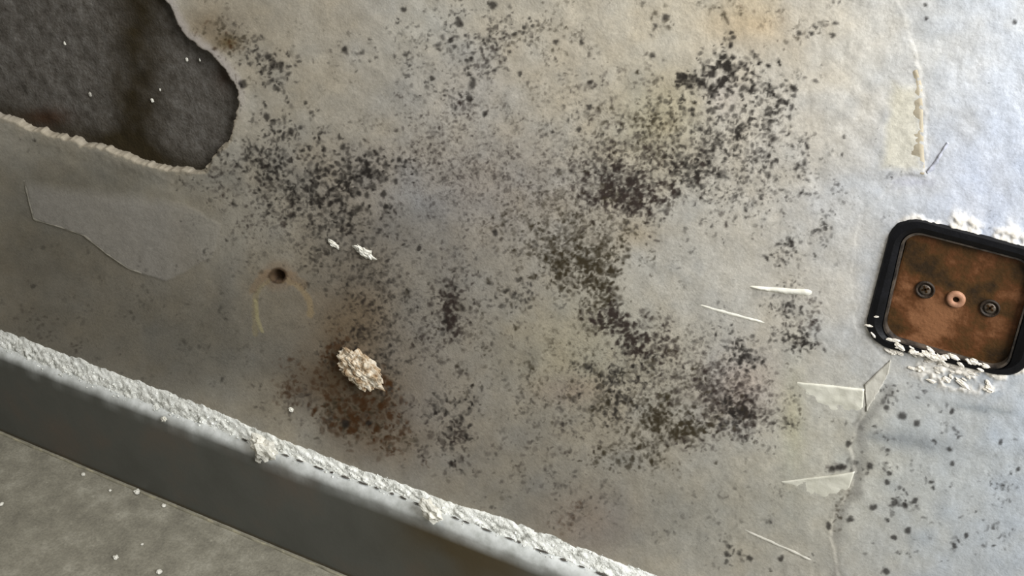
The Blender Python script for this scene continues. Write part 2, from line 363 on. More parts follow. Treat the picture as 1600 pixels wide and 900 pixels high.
# mould growth: (cx, cy, sx, sy, rot, n, r0, r1, opacity, hue)   hue 0 black, 1 olive, 2 purple brown
CLUSTERS = [
    (418, 98, 26, 18, 20, 60, 2.0, 5.0, 0.75, 0), (445, 190, 42, 34, 40, 60, 2.2, 5.0, 0.75, 0), (385, 95, 20, 30, 0, 16, 1.5, 3, 0.5, 1),
    (420, 250, 34, 24, 40, 110, 2.0, 5.0, 0.75, 0), (450, 292, 44, 26, 30, 120, 2.0, 5.0, 0.7, 0), (535, 300, 36, 34, 20, 130, 2.2, 6.0, 0.8, 0),
    (570, 262, 30, 16, 0, 60, 2.5, 6.0, 0.8, 0), (520, 345, 46, 20, 15, 80, 2.0, 5.0, 0.7, 0), (400, 320, 50, 26, 30, 90, 1.8, 4.0, 0.55, 2),
    (625, 262, 14, 14, 0, 24, 2, 5, 0.75, 0), (660, 215, 26, 34, 10, 60, 1.8, 4.0, 0.65, 2), (350, 270, 22, 20, 0, 34, 1.8, 4.0, 0.5, 2),
    (720, 90, 40, 46, 20, 70, 2.0, 5.0, 0.72, 0), (760, 45, 30, 30, 0, 45, 2.0, 5.0, 0.75, 0), (770, 85, 22, 26, 0, 40, 2.0, 4.0, 0.65, 2),
    (650, 70, 26, 26, 0, 26, 2.0, 4.5, 0.5, 0), (722, 165, 22, 18, 0, 36, 2.0, 4.6, 0.7, 2), (690, 120, 60, 20, 0, 26, 2.0, 4.0, 0.5, 0),
    (865, 50, 32, 26, 10, 60, 1.8, 4.0, 0.55, 1), (820, 140, 50, 30, 0, 36, 1.6, 4.0, 0.42, 1), (800, 195, 40, 20, 0, 24, 1.8, 4.2, 0.5, 0),
    (780, 240, 110, 30, 0, 190, 1.5, 3.6, 0.45, 2), (820, 285, 90, 26, 0, 170, 1.5, 3.8, 0.5, 2), (700, 290, 60, 34, 0, 90, 1.5, 3.4, 0.42, 0),
    (930, 130, 30, 40, 0, 34, 2.0, 4.6, 0.6, 2), (985, 125, 26, 20, 0, 22, 2, 4, 0.5, 2), (900, 200, 50, 40, 0, 50, 1.6, 3.8, 0.5, 0),
    (1130, 110, 24, 22, 0, 80, 2.5, 6.0, 0.85, 0), (1085, 145, 22, 16, 0, 55, 2.5, 6.0, 0.82, 0), (1172, 115, 18, 24, 30, 50, 2.5, 6.0, 0.85, 0),
    (1150, 195, 46, 24, 0, 60, 2.2, 5.6, 0.78, 0), (1205, 190, 24, 26, 0, 44, 2.2, 5.6, 0.75, 0), (1120, 215, 30, 20, 0, 50, 2, 5, 0.75, 0),
    (1175, 250, 50, 34, 0, 130, 2.0, 4.6, 0.65, 0), (1180, 305, 56, 22, 0, 100, 1.8, 4.2, 0.6, 0), (1085, 275, 26, 22, 0, 100, 2.2, 5.4, 0.8, 0),
    (1020, 205, 34, 36, 0, 120, 2.0, 5.0, 0.7, 1), (980, 240, 40, 26, 0, 100, 1.8, 4.4, 0.65, 2), (955, 290, 24, 24, 0, 130, 2.2, 5.6, 0.85, 2),
    (1000, 310, 38, 22, 0, 150, 2.2, 5.4, 0.82, 2), (1010, 275, 50, 30, 0, 130, 2.0, 4.8, 0.7, 2), (930, 255, 40, 30, 0, 90, 1.8, 4.0, 0.5, 0),
    (870, 330, 60, 22, 0, 120, 1.8, 4.2, 0.55, 1), (865, 395, 26, 22, 20, 110, 2.0, 5.0, 0.72, 1), (910, 425, 36, 22, 20, 150, 2.2, 5.4, 0.82, 1),
    (905, 375, 50, 26, 0, 130, 2.0, 4.8, 0.65, 1), (950, 395, 20, 20, 0, 60, 2.2, 5.0, 0.75, 1), (935, 455, 18, 20, 0, 70, 2.2, 5.4, 0.82, 1),
    (955, 495, 20, 14, 30, 80, 2.4, 5.6, 0.85, 2), (990, 535, 20, 18, 30, 90, 2.4, 5.6, 0.82, 2), (1035, 545, 16, 22, 0, 60, 2.2, 5.4, 0.78, 2),
    (985, 575, 24, 14, 0, 60, 2.0, 5.0, 0.72, 0), (1045, 590, 20, 20, 0, 50, 2, 4.6, 0.6, 2),
    (800, 455, 20, 10, 0, 18, 2.4, 5.0, 0.65, 0), (700, 470, 22, 24, 40, 80, 2.0, 5.0, 0.7, 2), (705, 500, 16, 16, 0, 50, 2.2, 5.2, 0.78, 2), (685, 535, 22, 16, 0, 44, 2.0, 4.6, 0.65, 2),
    (765, 490, 40, 26, 0, 34, 2.0, 4.4, 0.6, 0), (720, 430, 26, 20, 0, 26, 2, 4, 0.5, 0), (785, 390, 60, 40, 0, 70, 1.8, 4.0, 0.45, 0),
    (590, 430, 34, 36, 0, 150, 1.8, 4.4, 0.5, 0), (590, 510, 28, 34, 0, 130, 2.0, 4.6, 0.55, 0), (520, 420, 40, 30, 0, 90, 1.8, 4.2, 0.45, 0), (560, 385, 50, 16, 0, 70, 1.8, 4.2, 0.5, 0),
    (550, 540, 26, 14, 0, 50, 2, 4.6, 0.6, 0), (605, 560, 18, 26, 0, 60, 2, 4.4, 0.55, 0),
    (970, 625, 26, 18, 0, 70, 2.2, 5.0, 0.75, 0), (920, 590, 20, 12, 0, 24, 2.2, 4.8, 0.7, 0), (965, 600, 30, 10, 0, 40, 2.0, 4.4, 0.65, 0), (910, 635, 16, 12, 0, 24, 2, 4.5, 0.6, 0),
    (1050, 655, 34, 16, 10, 120, 2.2, 5.0, 0.75, 1), (1075, 670, 26, 12, 0, 60, 2.2, 5.2, 0.75, 1), (1010, 650, 44, 24, 0, 90, 1.8, 4.2, 0.55, 1),
    (1150, 640, 34, 30, 0, 240, 2.0, 5.0, 0.62, 2), (1110, 600, 26, 22, 0, 120, 2.0, 4.8, 0.58, 2), (1155, 640, 22, 10, 0, 60, 2.4, 5.4, 0.8, 0), (1185, 610, 20, 26, 0, 70, 1.8, 4.4, 0.5, 2),
    (1075, 590, 30, 24, 0, 90, 1.8, 4.2, 0.45, 2), (980, 715, 30, 8, 0, 44, 2.2, 5.2, 0.72, 1), (1000, 700, 30, 16, 0, 46, 2, 4.6, 0.55, 1), (1080, 690, 30, 8, 0, 26, 2, 4.6, 0.6, 2),
    (722, 655, 9, 22, 20, 44, 2.4, 5.2, 0.8, 0), (690, 635, 10, 10, 0, 18, 2.2, 5, 0.7, 0), (712, 690, 14, 16, 0, 34, 2, 4.6, 0.65, 2), (655, 705, 10, 5, 0, 9, 2.4, 5, 0.7, 2), (650, 655, 20, 14, 0, 20, 2, 4.6, 0.5, 2),
    (780, 590, 60, 40, 0, 50, 1.8, 4.2, 0.45, 0), (840, 690, 60, 30, 0, 60, 1.8, 4.6, 0.5, 2), (880, 640, 40, 30, 0, 30, 2, 4.4, 0.5, 0), (850, 580, 50, 30, 0, 40, 1.8, 4, 0.5, 1),
    (1150, 545, 22, 14, 35, 46, 2.0, 5.0, 0.75, 0), (1165, 568, 12, 8, 35, 18, 2.4, 5.2, 0.8, 0), (1100, 528, 20, 6, 0, 16, 2, 4, 0.5, 0),
    (1228, 478, 18, 12, 0, 40, 2.0, 4.6, 0.7, 0), (1262, 500, 22, 20, 0, 50, 2.0, 4.6, 0.65, 2), (1250, 535, 16, 10, 20, 34, 2.2, 5.2, 0.8, 0), (1225, 520, 16, 10, 0, 20, 2, 4.4, 0.7, 0),
    (1225, 395, 18, 14, 120, 34, 2.0, 4.8, 0.7, 0), (1288, 358, 12, 9, 140, 16, 2.0, 4.6, 0.7, 0), (1250, 375, 30, 20, 0, 16, 1.6, 3.4, 0.4, 0),
    (1290, 40, 14, 10, 150, 8, 2.4, 5.2, 0.75, 0), (1255, 60, 20, 14, 0, 8, 2, 5, 0.55, 1), (1265, 110, 12, 12, 0, 8, 2, 4, 0.5, 0), (1240, 135, 6, 8, 0, 4, 3.5, 5.5, 0.75, 0), (1215, 140, 10, 10, 0, 9, 2.5, 5, 0.6, 0),
    (1130, 22, 16, 12, 0, 12, 2.5, 5, 0.6, 1), (1100, 5, 40, 6, 0, 14, 2, 4, 0.5, 1), (1040, 30, 10, 10, 0, 6, 2.4, 5, 0.6, 1),
    (358, 62, 12, 9, 0, 26, 2, 4, 0.65, 1), (335, 35, 18, 14, 0, 18, 2, 4, 0.5, 1), (540, 75, 20, 20, 0, 4, 3, 5, 0.6, 0), (480, 60, 60, 40, 0, 24, 1.6, 3.6, 0.45, 0),
    (560, 180, 60, 60, 0, 40, 1.5, 3.4, 0.35, 1), (450, 380, 60, 30, 0, 60, 1.8, 4, 0.4, 0), (380, 390, 50, 30, 0, 30, 1.8, 4, 0.35, 0),
    (200, 470, 130, 40, 15, 60, 2, 5, 0.28, 0), (330, 560, 110, 40, 15, 60, 2, 5, 0.3, 0), (70, 510, 40, 16, 20, 26, 2, 5, 0.35, 2), (480, 640, 50, 24, 20, 50, 2, 5, 0.4, 2),
    (570, 665, 30, 14, 20, 40, 2, 5, 0.5, 1), (540, 640, 34, 20, 0, 70, 2, 5, 0.5, 1), (620, 680, 30, 12, 25, 30, 2, 5, 0.5, 1),
    (900, 790, 40, 30, 0, 36, 1.8, 4.4, 0.45, 2), (960, 770, 40, 20, 0, 24, 1.8, 4.2, 0.45, 0), (1120, 770, 60, 30, 0, 30, 1.8, 4.2, 0.4, 0), (1170, 870, 40, 8, 20, 12, 2.4, 5, 0.65, 0), (1090, 850, 40, 12, 20, 16, 2, 4, 0.4, 0),
    (1215, 665, 16, 14, 0, 20, 2, 4.4, 0.6, 0), (1235, 625, 10, 10, 0, 8, 2.4, 4.6, 0.55, 0),
    (1470, 760, 90, 80, 0, 46, 2.0, 4.4, 0.6, 0), (1400, 790, 30, 10, 170, 16, 2.4, 5, 0.75, 0), (1500, 850, 80, 30, 0, 30, 2, 4.4, 0.5, 0), (1560, 760, 30, 12, 0, 14, 2, 4.2, 0.55, 0),
    (1330, 720, 12, 40, 10, 20, 2, 4.6, 0.5, 0), (1310, 800, 8, 26, 20, 16, 2, 5, 0.6, 1), (1380, 610, 14, 8, 0, 10, 2, 4.6, 0.7, 0),
    (558, 615, 30, 26, 0, 90, 2, 6, 0.75, 3), (590, 645, 24, 18, 0, 60, 2, 6, 0.8, 3), (492, 592, 26, 18, 0, 46, 2, 5, 0.6, 3), (525, 560, 10, 26, 0, 34, 2, 5, 0.65, 3),
    (545, 655, 22, 9, 20, 26, 2, 5.5, 0.7, 3), (600, 695, 34, 9, 20, 30, 2, 5, 0.55, 3), (455, 600, 30, 20, 0, 24, 2, 5, 0.35, 3), (345, 65, 20, 16, 0, 14, 2, 4.5, 0.5, 3), (900, 800, 30, 24, 0, 24, 2, 5, 0.4, 3), (1190, 30, 30, 14, 0, 10, 2, 4.5, 0.35, 3),
    (900, -60, 260, 40, 0, 160, 2, 5, 0.6, 0), (1400, 980, 160, 40, 0, 40, 2, 5, 0.6, 0), (1000, -150, 300, 50, 0, 120, 2, 5, 0.6, 0), (900, 420, 330, 260, 0, 300, 1.6, 3.6, 0.5, 0),
    (790, 280, 120, 60, 0, 240, 1.6, 3.6, 0.55, 2), (860, 560, 130, 90, 0, 260, 1.7, 3.8, 0.55, 1), (470, 300, 80, 50, 30, 180, 1.8, 4.2, 0.6, 0), (1080, 240, 100, 60, 0, 220, 1.8, 4.4, 0.65, 0),
    (760, 90, 80, 50, 0, 90, 1.8, 4.2, 0.55, 0), (640, 470, 80, 70, 0, 140, 1.7, 3.8, 0.45, 2), (1040, 620, 100, 50, 0, 160, 1.8, 4.2, 0.6, 1), (700, 690, 120, 30, 20, 70, 1.8, 4.2, 0.45, 2), (880, 360, 70, 60, 0, 120, 1.8, 4.2, 0.6, 1),
]
DOTS = [(630, 14, 6), (717, 36, 7), (705, 63, 6), (771, 8, 8), (738, 132, 7), (734, 153, 6), (758, 178, 6), (677, 122, 5), (540, 77, 6), (1301, 54, 6), (1250, 51, 5),
        (1161, 138, 7), (1238, 134, 5), (1385, 638, 5), (1410, 649, 8), (1433, 660, 6), (1487, 642, 5), (1327, 692, 6), (1359, 727, 6), (1483, 702, 6), (1488, 725, 5),
        (1389, 739, 5), (1386, 754, 5), (1398, 786, 7), (1364, 793, 6), (1415, 792, 5), (1430, 782, 5), (1418, 829, 6), (1328, 813, 6), (1295, 821, 6), (1397, 839, 5),
        (1384, 892, 7), (1511, 837, 5), (1491, 852, 4), (1553, 853, 4), (1590, 734, 4), (1562, 690, 4), (1461, 690, 4), (1455, 752, 4), (1457, 762, 4), (1310, 730, 7), (1300, 733, 6), (1318, 729, 6),  # the three dots ending this row paint shade above a paper tip
        (1222, 871, 6), (1172, 870, 6), (1136, 866, 5), (541, 661, 8), (577, 660, 6), (870, 65, 6), (909, 66, 5), (905, 201, 5), (923, 128, 5), (921, 167, 6), (1019, 86, 6), (655, 388, 5), (773, 364, 6), (1040, 27, 7),
        (456, 205, 6), (427, 188, 5), (417, 182, 6), (381, 131, 7), (440, 100, 7), (420, 87, 7), (600, 303, 6), (611, 323, 4), (1318, 213, 3), (1317, 240, 3), (1445, 8, 4), (1447, 29, 4), (1586, 35, 5)]
HUES = [lin((34, 29, 26)), lin((52, 43, 24)), lin((47, 36, 32)), lin((72, 44, 16))]
mould = np.zeros(SH); mcol = np.empty(SH + (3,)); mcol[:] = HUES[0]; haze = np.zeros(SH)

def splat(sx, sy, r, op, hue, asp, ang):
    w = on_wall(sx, sy)
    R = r * 2.4 * 0.0011
    i0, i1 = np.searchsorted(XS, (w[0] - R, w[0] + R)); j0, j1 = np.searchsorted(ZS, (w[2] - R, w[2] + R))
    if i1 <= i0 or j1 <= j0 or i1 - i0 > 60: return
    s = np.s_[i0:i1, j0:j1]
    du = U[s] - sx + (N3[s] - 0.5) * 6; dv = V[s] - sy + (N4[s] - 0.5) * 6
    c, sn = math.cos(ang), math.sin(ang)
    d = np.hypot((du * c + dv * sn) / (r * asp), (-du * sn + dv * c) / r)
    a = op * (1 - sstep(0.5, 1.35, d))
    m = mould[s]; new = m + a * (1 - m)
    k = (a / np.maximum(new, 1e-4))[..., None]
    mcol[s] = mcol[s] * (1 - k) + HUES[hue] * k
    mould[s] = new
for cx, cy, sx, sy, rot, n, r0, r1, op_, hue in CLUSTERS:
    a = math.radians(rot); c, s_ = math.cos(a), math.sin(a)
    n = int(n * 2.0); npar = max(4, n // 4)
    par = rng.normal(size=(npar, 2)) * (sx, sy)
    k = rng.integers(0, npar, n)
    spread = min(7.0, 0.5 * max(sx, sy))
    q = par[k] * 0.95 + rng.normal(size=(n, 2)) * spread
    for x, y in q:
        rad = (r0 + (r1 - r0) * rng.random() ** 2.2) * 0.72
        splat(cx + x * c - y * s_, cy + x * s_ + y * c, rad, min(0.95, op_ * (0.42 + 0.75 * rng.random())), hue,
              1 + 0.9 * rng.random(), rng.random() * math.pi)
    q = ((U - cx) * c + (V - cy) * s_) ** 2 / (sx * 1.5) ** 2 + (-(U - cx) * s_ + (V - cy) * c) ** 2 / (sy * 1.5) ** 2
    dens = min(1.0, n * 22.0 / (2 * math.pi * sx * sy * 4))
    haze[:] = np.maximum(haze, np.exp(-0.5 * q) * dens * op_)
for x, y, r in DOTS: splat(x, y, r * 0.85, 0.85, 0, 1 + 0.3 * rng.random(), rng.random() * 3)
solid = (1 - cut) * (1 - bc)
mould *= solid
for hx, hy, hsx, hsy, hk in ((790, 290, 230, 130, 0.42), (1010, 590, 170, 110, 0.40), (480, 320, 120, 80, 0.40), (1100, 230, 110, 90, 0.4), (640, 500, 140, 110, 0.38), (300, 500, 260, 90, 0.25)):
    haze = np.maximum(haze, hk * np.exp(-0.5 * (((U - hx) / hsx) ** 2 + ((V - hy) / hsy) ** 2)) * (0.5 + N1))
haze *= solid * 0.85
# rusty nail hole
nd = np.hypot((U - 434) / 1.15, V - 431) + (N3 - 0.5) * 3
npit = 1 - sstep(6, 10, nd); Y += 0.004 * npit
pig[:] = pig * (1 - npit[..., None]) + lin((40, 26, 10)) * npit[..., None]
pitc = (1 - sstep(11, 15, nd)) * 0.9; pig[:] = pig * (1 - pitc[..., None]) + lin((44, 28, 12)) * pitc[..., None]
ring = np.exp(-((nd - 16) / 8) ** 2) * 0.35
pig[:] = pig * (1 - ring[..., None]) + lin((140, 112, 84)) * ring[..., None]

P[:, 1] = Y.ravel()
wall = link('wall_back', fast_grid('wall_back', P, SH[0], SH[1], M_WALL)); tag(wall, kind='structure')
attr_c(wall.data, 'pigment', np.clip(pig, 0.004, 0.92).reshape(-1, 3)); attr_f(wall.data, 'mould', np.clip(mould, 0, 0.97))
attr_c(wall.data, 'mould_color', mcol.reshape(-1, 3)); attr_f(wall.data, 'growth_haze', haze)

# concrete behind the broken plaster: a rough slab, seen through the hole
nx, nz = 150, 120
cx = np.linspace(-0.86, -0.36, nx); cz = np.linspace(0.26, 0.66, nz); A, B = np.meshgrid(cx, cz, indexing='ij')
cy = 0.0048 + 0.002 * (fbm(A * 60, B * 60, 4) - 0.5) + 0.0012 * (fbm(A * 250, B * 250, 3) - 0.5)
conc_p = np.stack([A.ravel(), cy.ravel(), B.ravel()], 1)
# keep the slab inside the opening only (it passes behind the plaster by a finger's breadth)
cu, cv = survey(conc_p)
inside = poly_sd(cu, cv, HOLE) > -9
fk = grid_faces(nx, nz); keep = inside[fk].all(1)
cm = NT('bare_concrete', 0.92, 0.15)
ca = cm.ramp(cm.noise(130, 7, 0.78), [(0.30, rgba((66, 61, 55))), (0.48, rgba((96, 91, 85))), (0.62, rgba((114, 110, 105))), (0.78, rgba((150, 145, 138)))])
ca = cm.mix(cm.attr('damp_shade'), ca, rgba((50, 42, 26)))
ca = cm.mix(cm.attr('rusty'), ca, rgba((66, 42, 24)))
cm.color(ca); cm.bump(cm.noise(500, 4), 0.0012, 0.6)
conc = link('bare_concrete', fast_grid('bare_concrete', conc_p, nx, nz, cm.m, keep), wall)
tag(conc, 'dark grey concrete laid bare by the broken plaster')
damp_shade = np.exp(-((cu - 215 + (cv - 100) * 0.05) / 42) ** 2) * 0.95 * (0.6 + 0.8 * fbm(cu / 25, cv / 25, 3)) + 0.75 * np.exp(-((cv - 235 - (cu - 200) * 0.3) / 22) ** 2)  # damp band, plus painted shade along the hole's lower edge
rus = np.exp(-((cu - 75) / 34) ** 2 - ((cv - 182) / 14) ** 2) * 0.8 + np.exp(-((cu - 352) / 16) ** 2 - ((cv - 118) / 22) ** 2) * 0.5
attr_f(conc.data, 'damp_shade', np.clip(damp_shade, 0, 1)); attr_f(conc.data, 'rusty', np.clip(rus, 0, 1))

# torn paper pieces on the wall
def wall_y(px, py):
    w = on_wall(px, py); return Y[min(len(XS) - 1, np.searchsorted(XS, w[0])), min(len(ZS) - 1, np.searchsorted(ZS, w[2]))]
def paper(name, top, bot, lift_top, lift_bot, mat, label=None, rows=8, cols=40, rag=2.5, th=0.0005, bulge=0.0, ramp_in=0.0):
    """sheet between two measured edges; lift (m) off the wall along each edge"""
    top = np.array(top, float); bot = np.array(bot, float)
    def along(p, t):
        L = np.r_[0, np.cumsum(np.hypot(*np.diff(p, axis=0).T))]; L /= L[-1]
        return np.stack([np.interp(t, L, p[:, 0]), np.interp(t, L, p[:, 1])], 1)
    t = np.linspace(0, 1, cols + 1); a = along(top, t); base = lift_top, lift_bot; b = along(bot, t)
    b = b + np.stack([fbm(t * 13 + a[0, 0], t * 3 + 1, 3) - 0.5, fbm(t * 17 + 5, t * 2 + a[0, 1], 3) - 0.5], 1) * 2 * rag
    front = []; back = []
    for k in range(cols + 1):
        for r in range(rows + 1):
            s = r / rows; p = a[k] * (1 - s) + b[k] * s
            w = on_wall(*p)
            ends = min(1, 8 * t[k] + 0.1, 8 * (1 - t[k]) + 0.1)
            w8 = float(sstep(0.0, ramp_in, t[k])) if ramp_in else 1.0
            lift_top = base[0] * w8 - 0.0013 * (1 - w8); lift_bot = base[1] * w8 - 0.0013 * (1 - w8)
            y = -(lift_top * (1 - s) + lift_bot * s + bulge * math.sin(math.pi * s) * ends) + wall_y(*p) - 0.0004 * mnoise.noise((p[0] / 16, p[1] / 9, 3))
            front.append((w[0], y, w[2])); back.append((w[0], y + th + 0.001, w[2]))
    n = len(front); R1 = rows + 1
    f = []
    for k in range(cols):
        for r in range(rows):
            i = k * R1 + r
            f.append((i, i + 1, i + R1 + 1, i + R1)); f.append((n + i, n + i + R1, n + i + R1 + 1, n + i + 1))
    for k in range(cols):
        for r in (0, rows):
            i = k * R1 + r; f.append((i, i + R1, n + i + R1, n + i))
    for k in (0, cols):
        for r in range(rows):
            i = k * R1 + r; f.append((i, i + 1, n + i + 1, n + i))
    me = mesh_from(name, front + back, f, mat)
    bm = bmesh.new(); bm.from_mesh(me); bmesh.ops.recalc_face_normals(bm, faces=bm.faces); bm.to_mesh(me); bm.free()
    o = link(name, me, wall)
    if label: tag(o, label)
    return o
M_BLUE = noisy('bluish_paper', [(0.3, rgba((176, 178, 190))), (0.7, rgba((196, 198, 210)))], 90, 0.8, 0.2, 0.0003, 400)
M_CREASE = noisy('creased_paper', [(0.3, rgba((180, 176, 164))), (0.7, rgba((202, 198, 188)))], 90, 0.8, 0.2, 0.0003, 400)
M_STRIP = noisy('yellowed_paper', [(0.3, rgba((158, 146, 124))), (0.7, rgba((184, 174, 154)))], 90, 0.75, 0.2, 0.0003, 500)
paper('torn_paper', [(1396, 20), (1400, 150), (1380, 268)], [(1409, 4), (1441, 136), (1445, 273)], -0.0010, 0.0002, M_STRIP, 'yellowed strip of paper lifting off the wall', 8, 60, rag=1.0, ramp_in=0.5)
paper('torn_paper', [(1168, 445), (1215, 448), (1271, 451)], [(1168, 449), (1215, 458), (1269, 463)], -0.0004, -0.0002, M_EDGE, 'white curled paper edge', 6, rag=1.0, bulge=0.0012)
paper('torn_paper', [(1086, 471), (1130, 483), (1200, 503)], [(1088, 476), (1130, 491), (1200, 508)], -0.0005, -0.0003, M_EDGE, 'thin white crease in the paper', 6, rag=1.0, bulge=0.0008)
paper('torn_paper', [(1168, 586), (1260, 598), (1351, 607)], [(1180, 640), (1270, 644), (1349, 648)], 0.0008, -0.0002, M_PAPER, 'pale torn paper tongue under the electrical box', 14, 60, rag=5.0, ramp_in=0.75)
paper('torn_paper', [(1140, 756), (1230, 750), (1300, 742), (1336, 736)], [(1160, 790), (1250, 790), (1318, 776), (1328, 768)], 0.0007, -0.0003, M_PAPER, 'pale torn paper tongue with a pointed tip', 14, 60, rag=5.0, ramp_in=0.8)
paper('torn_paper', [(1160, 822), (1225, 851), (1278, 876)], [(1158, 828), (1222, 857), (1275, 880)], -0.0005, -0.0004, M_CREASE, 'faint crease in the paper', 6, rag=1.0, bulge=0.0009)
paper('torn_paper', [(1448, 268), (1462, 250), (1480, 222)], [(1452, 282), (1472, 268), (1490, 230)], 0.0004, -0.0009, M_BLUE, 'small bluish paper fold', 6, rag=2.0)
paper('torn_paper', [(1352, 600), (1370, 582), (1392, 562)], [(1354, 642), (1366, 622), (1388, 584)], 0.0006, 0.0009, M_CREASE, 'ragged pale paper shred between the box and the torn tongue', 8, 30, rag=3.0)
M_OLD = noisy('pale_highlight', [(0.3, rgba((150, 146, 134))), (0.7, rgba((176, 170, 158)))], 60, 0.85, 0.2, 0.0004, 500)
paper('torn_paper', [(37, 282), (53, 344), (88, 353), (131, 368), (166, 396), (202, 421), (222, 427)], [(41, 280), (57, 340), (91, 348), (134, 363), (169, 391), (204, 416), (224, 423)], 0.0002, -0.0004, M_OLD, 'pale ridge standing in for the highlight along the old paper scrap on the dirty wall', 5, 70, rag=1.5)  # pale ridge paints in the highlight along the scrap's edge

# ------------------------------------------------------------------ baseboard
def curve(pts):
    pts = sorted((float(x), float(v)) for x, v in pts); xs, vs_ = zip(*pts)
    return lambda x: np.interp(x, xs, vs_)
FRONT_EDGE = [on_wall(px, py, -0.012) for px, py in [(0, 552), (100, 592), (200, 630), (300, 668), (400, 706), (500, 744), (600, 779), (700, 818), (800, 856), (880, 888)]]
FOOT = [on_floor(px, py) for px, py in [(0, 668), (75, 698), (150, 728), (225, 765), (300, 800), (375, 834), (450, 865), (540, 900)]]
WALL_LINE = [on_wall(px, py) for px, py in [(0, 512), (100, 546), (200, 586), (260, 606), (330, 632), (400, 666), (500, 704), (600, 741), (700, 778), (800, 806), (900, 846), (1000, 884)]]
hz_ = curve([(p[0], p[2]) for p in FRONT_EDGE]); fy_ = curve([(p[0], p[1]) for p in FOOT]); wz_ = curve([(p[0], p[2]) for p in WALL_LINE])
bx = np.r_[np.arange(-1.5, -0.82, 0.04), np.arange(-0.82, 0.06, 0.004), np.arange(0.06, 0.64, 0.04)]
prof = []
SEG = 8
verts = []; wv = []; st = []
for x in bx:
    zt = float(hz_(x)); fy = -0.0125
    ys = [(fy, 0.0), (fy, 0.004)] + [(fy - 0.0004 * math.sin(math.pi * k / 9), 0.004 + (zt - 0.012) * k / 9) for k in range(1, 10)]
    for k in range(1, SEG + 1):
        a = math.radians(86 * k / SEG); ys.append((fy + 0.0095 * (1 - math.cos(a)), zt - 0.008 + 0.011 * math.sin(a)))
    ys += [(0.001, zt + 0.0036), (0.001, 0.0)]
    for y, z in ys:
        verts.append((x, y, z))
        h = z - (zt - 0.008)
        wv.append(float(np.clip((h + 0.001 + 0.005 * float(sstep(-0.5, -0.15, x)) + 0.003 * (mnoise.noise((x * 60, z * 60, 0)))) / 0.009, 0, 1)) * 0.95)  # whiter towards the rounded top, wider at right
        st.append(float(np.clip(math.exp(-((x + 0.215) / 0.06) ** 2) * np.clip(z / 0.08, 0, 1) * (0.9 + 0.8 * mnoise.noise((x * 25, z * 25, 4))) + (0.8 if z < 0.003 else 0), 0, 0.8)))  # brown stain, plus a dark gap line along the foot
npz = len(ys)
f = []
for i in range(len(bx) - 1):
    for j in range(npz - 1):
        a = i * npz + j; f.append((a, a + npz, a + npz + 1, a + 1))
me = mesh_from('baseboard_back', verts, f, M_BOARD)
board = link('baseboard_back', me); tag(board, kind='structure')
attr_f(me, 'top_white', np.array(wv)); attr_f(me, 'stain', np.array(st))

# rough bead of plaster and dust lying along the board's top, against the wall
nt = 18
dx = np.arange(-0.84, 0.06, 0.0010)
SS = np.linspace(0, 1, nt + 1)
DX, DS = np.meshgrid(dx, SS, indexing='ij')
left = 1 - sstep(-0.56, -0.45, DX)
zt = hz_(DX) + 0.0027; zw = wz_(DX)
y0 = -0.0060 - 0.0014 * left; dy0 = 0.0034 * (fbm(DX * 130, DS * 3 + 3.0, 4) - 0.5) * (0.5 + left)
top = zw; dtop = 0.0080 * (fbm(DX * 75, DS * 3 + 9.0, 5) - 0.5)
yy = y0 + (0.0014 - y0) * DS; zz = zt - 0.0016 + (top - zt + 0.0016) * DS
yy += dy0 * (1 - DS) ** 3; zz += dtop * DS ** 2.5
grain = fbm(DX * 190 + 3 + 3 * DS, DS * 6.5 + 50 + DX * 60, 4) - 0.5; grain2 = fbm(DX * 420 - 8 * DS, DS * 15 + 7, 3) - 0.5
off = -0.0012 * left * (1 - DS) ** 4 + 0.0009 * np.sin(np.pi * np.clip(DS * 1.02, 0, 1)) + (0.0052 * grain + 0.0022 * grain2) * np.clip(5 * DS + 0.25, 0, 1) * (1 - 0.7 * DS)
dv = np.stack([DX, yy - off * 0.72, zz + off * 0.70], -1).reshape(-1, 3)
f = []
for i in range(len(dx) - 1):
    for k in range(nt):
        a = i * (nt + 1) + k; f.append((a, a + nt + 1, a + nt + 2, a + 1))
# loose grains on the bead and spilling over the board's edge
TET = [Vector(v).normalized() for v in ((1, 0, -0.7), (-1, 0, -0.7), (0, 1, 0.7), (0, -1, 0.7), (0.2, 0.1, 1.2), (0, 0, -1.1))]
bmt = bmesh.new()
for v in TET: bmt.verts.new(v)
hull = bmesh.ops.convex_hull(bmt, input=bmt.verts[:]); bmt.verts.index_update()
TF = [tuple(v.index for v in q.verts) for q in bmt.faces]; bmt.free()
dv = dv.tolist(); nbead = len(dv); ncol = nt + 1
for q in range(2600):
    i = int(rng.integers(0, len(dx))); l_ = float(left[i, 0])
    k = min(nt - 1, int(abs(rng.normal(0, 0.35)) * nt)); p = Vector(dv[i * ncol + k]); r = 0.00035 + 0.0010 * rng.random() ** 3
    if k <= 3 and rng.random() < 0.3 + 0.4 * l_: p += Vector((0, -0.0025 * rng.random() - 0.0005, -0.0030 * rng.random()))
    e = Matrix.Rotation(rng.random() * 6.3, 3, Vector(rng.normal(size=3)).normalized()); b0 = len(dv)
    dv += [tuple(p + e @ (v * r)) for v in TET]; f += [tuple(b0 + a for a in t) for t in TF]
dust = link('plaster_dust', mesh_from('plaster_dust', dv, f, M_DUST, False))
dust.data.polygons.foreach_set('use_smooth', [True] * ((len(dx) - 1) * nt) + [False] * (len(dust.data.polygons) - (len(dx) - 1) * nt))
tag(dust, 'rough white plaster dust lying along the top of the grey baseboard', 'plaster dust', kind='stuff')

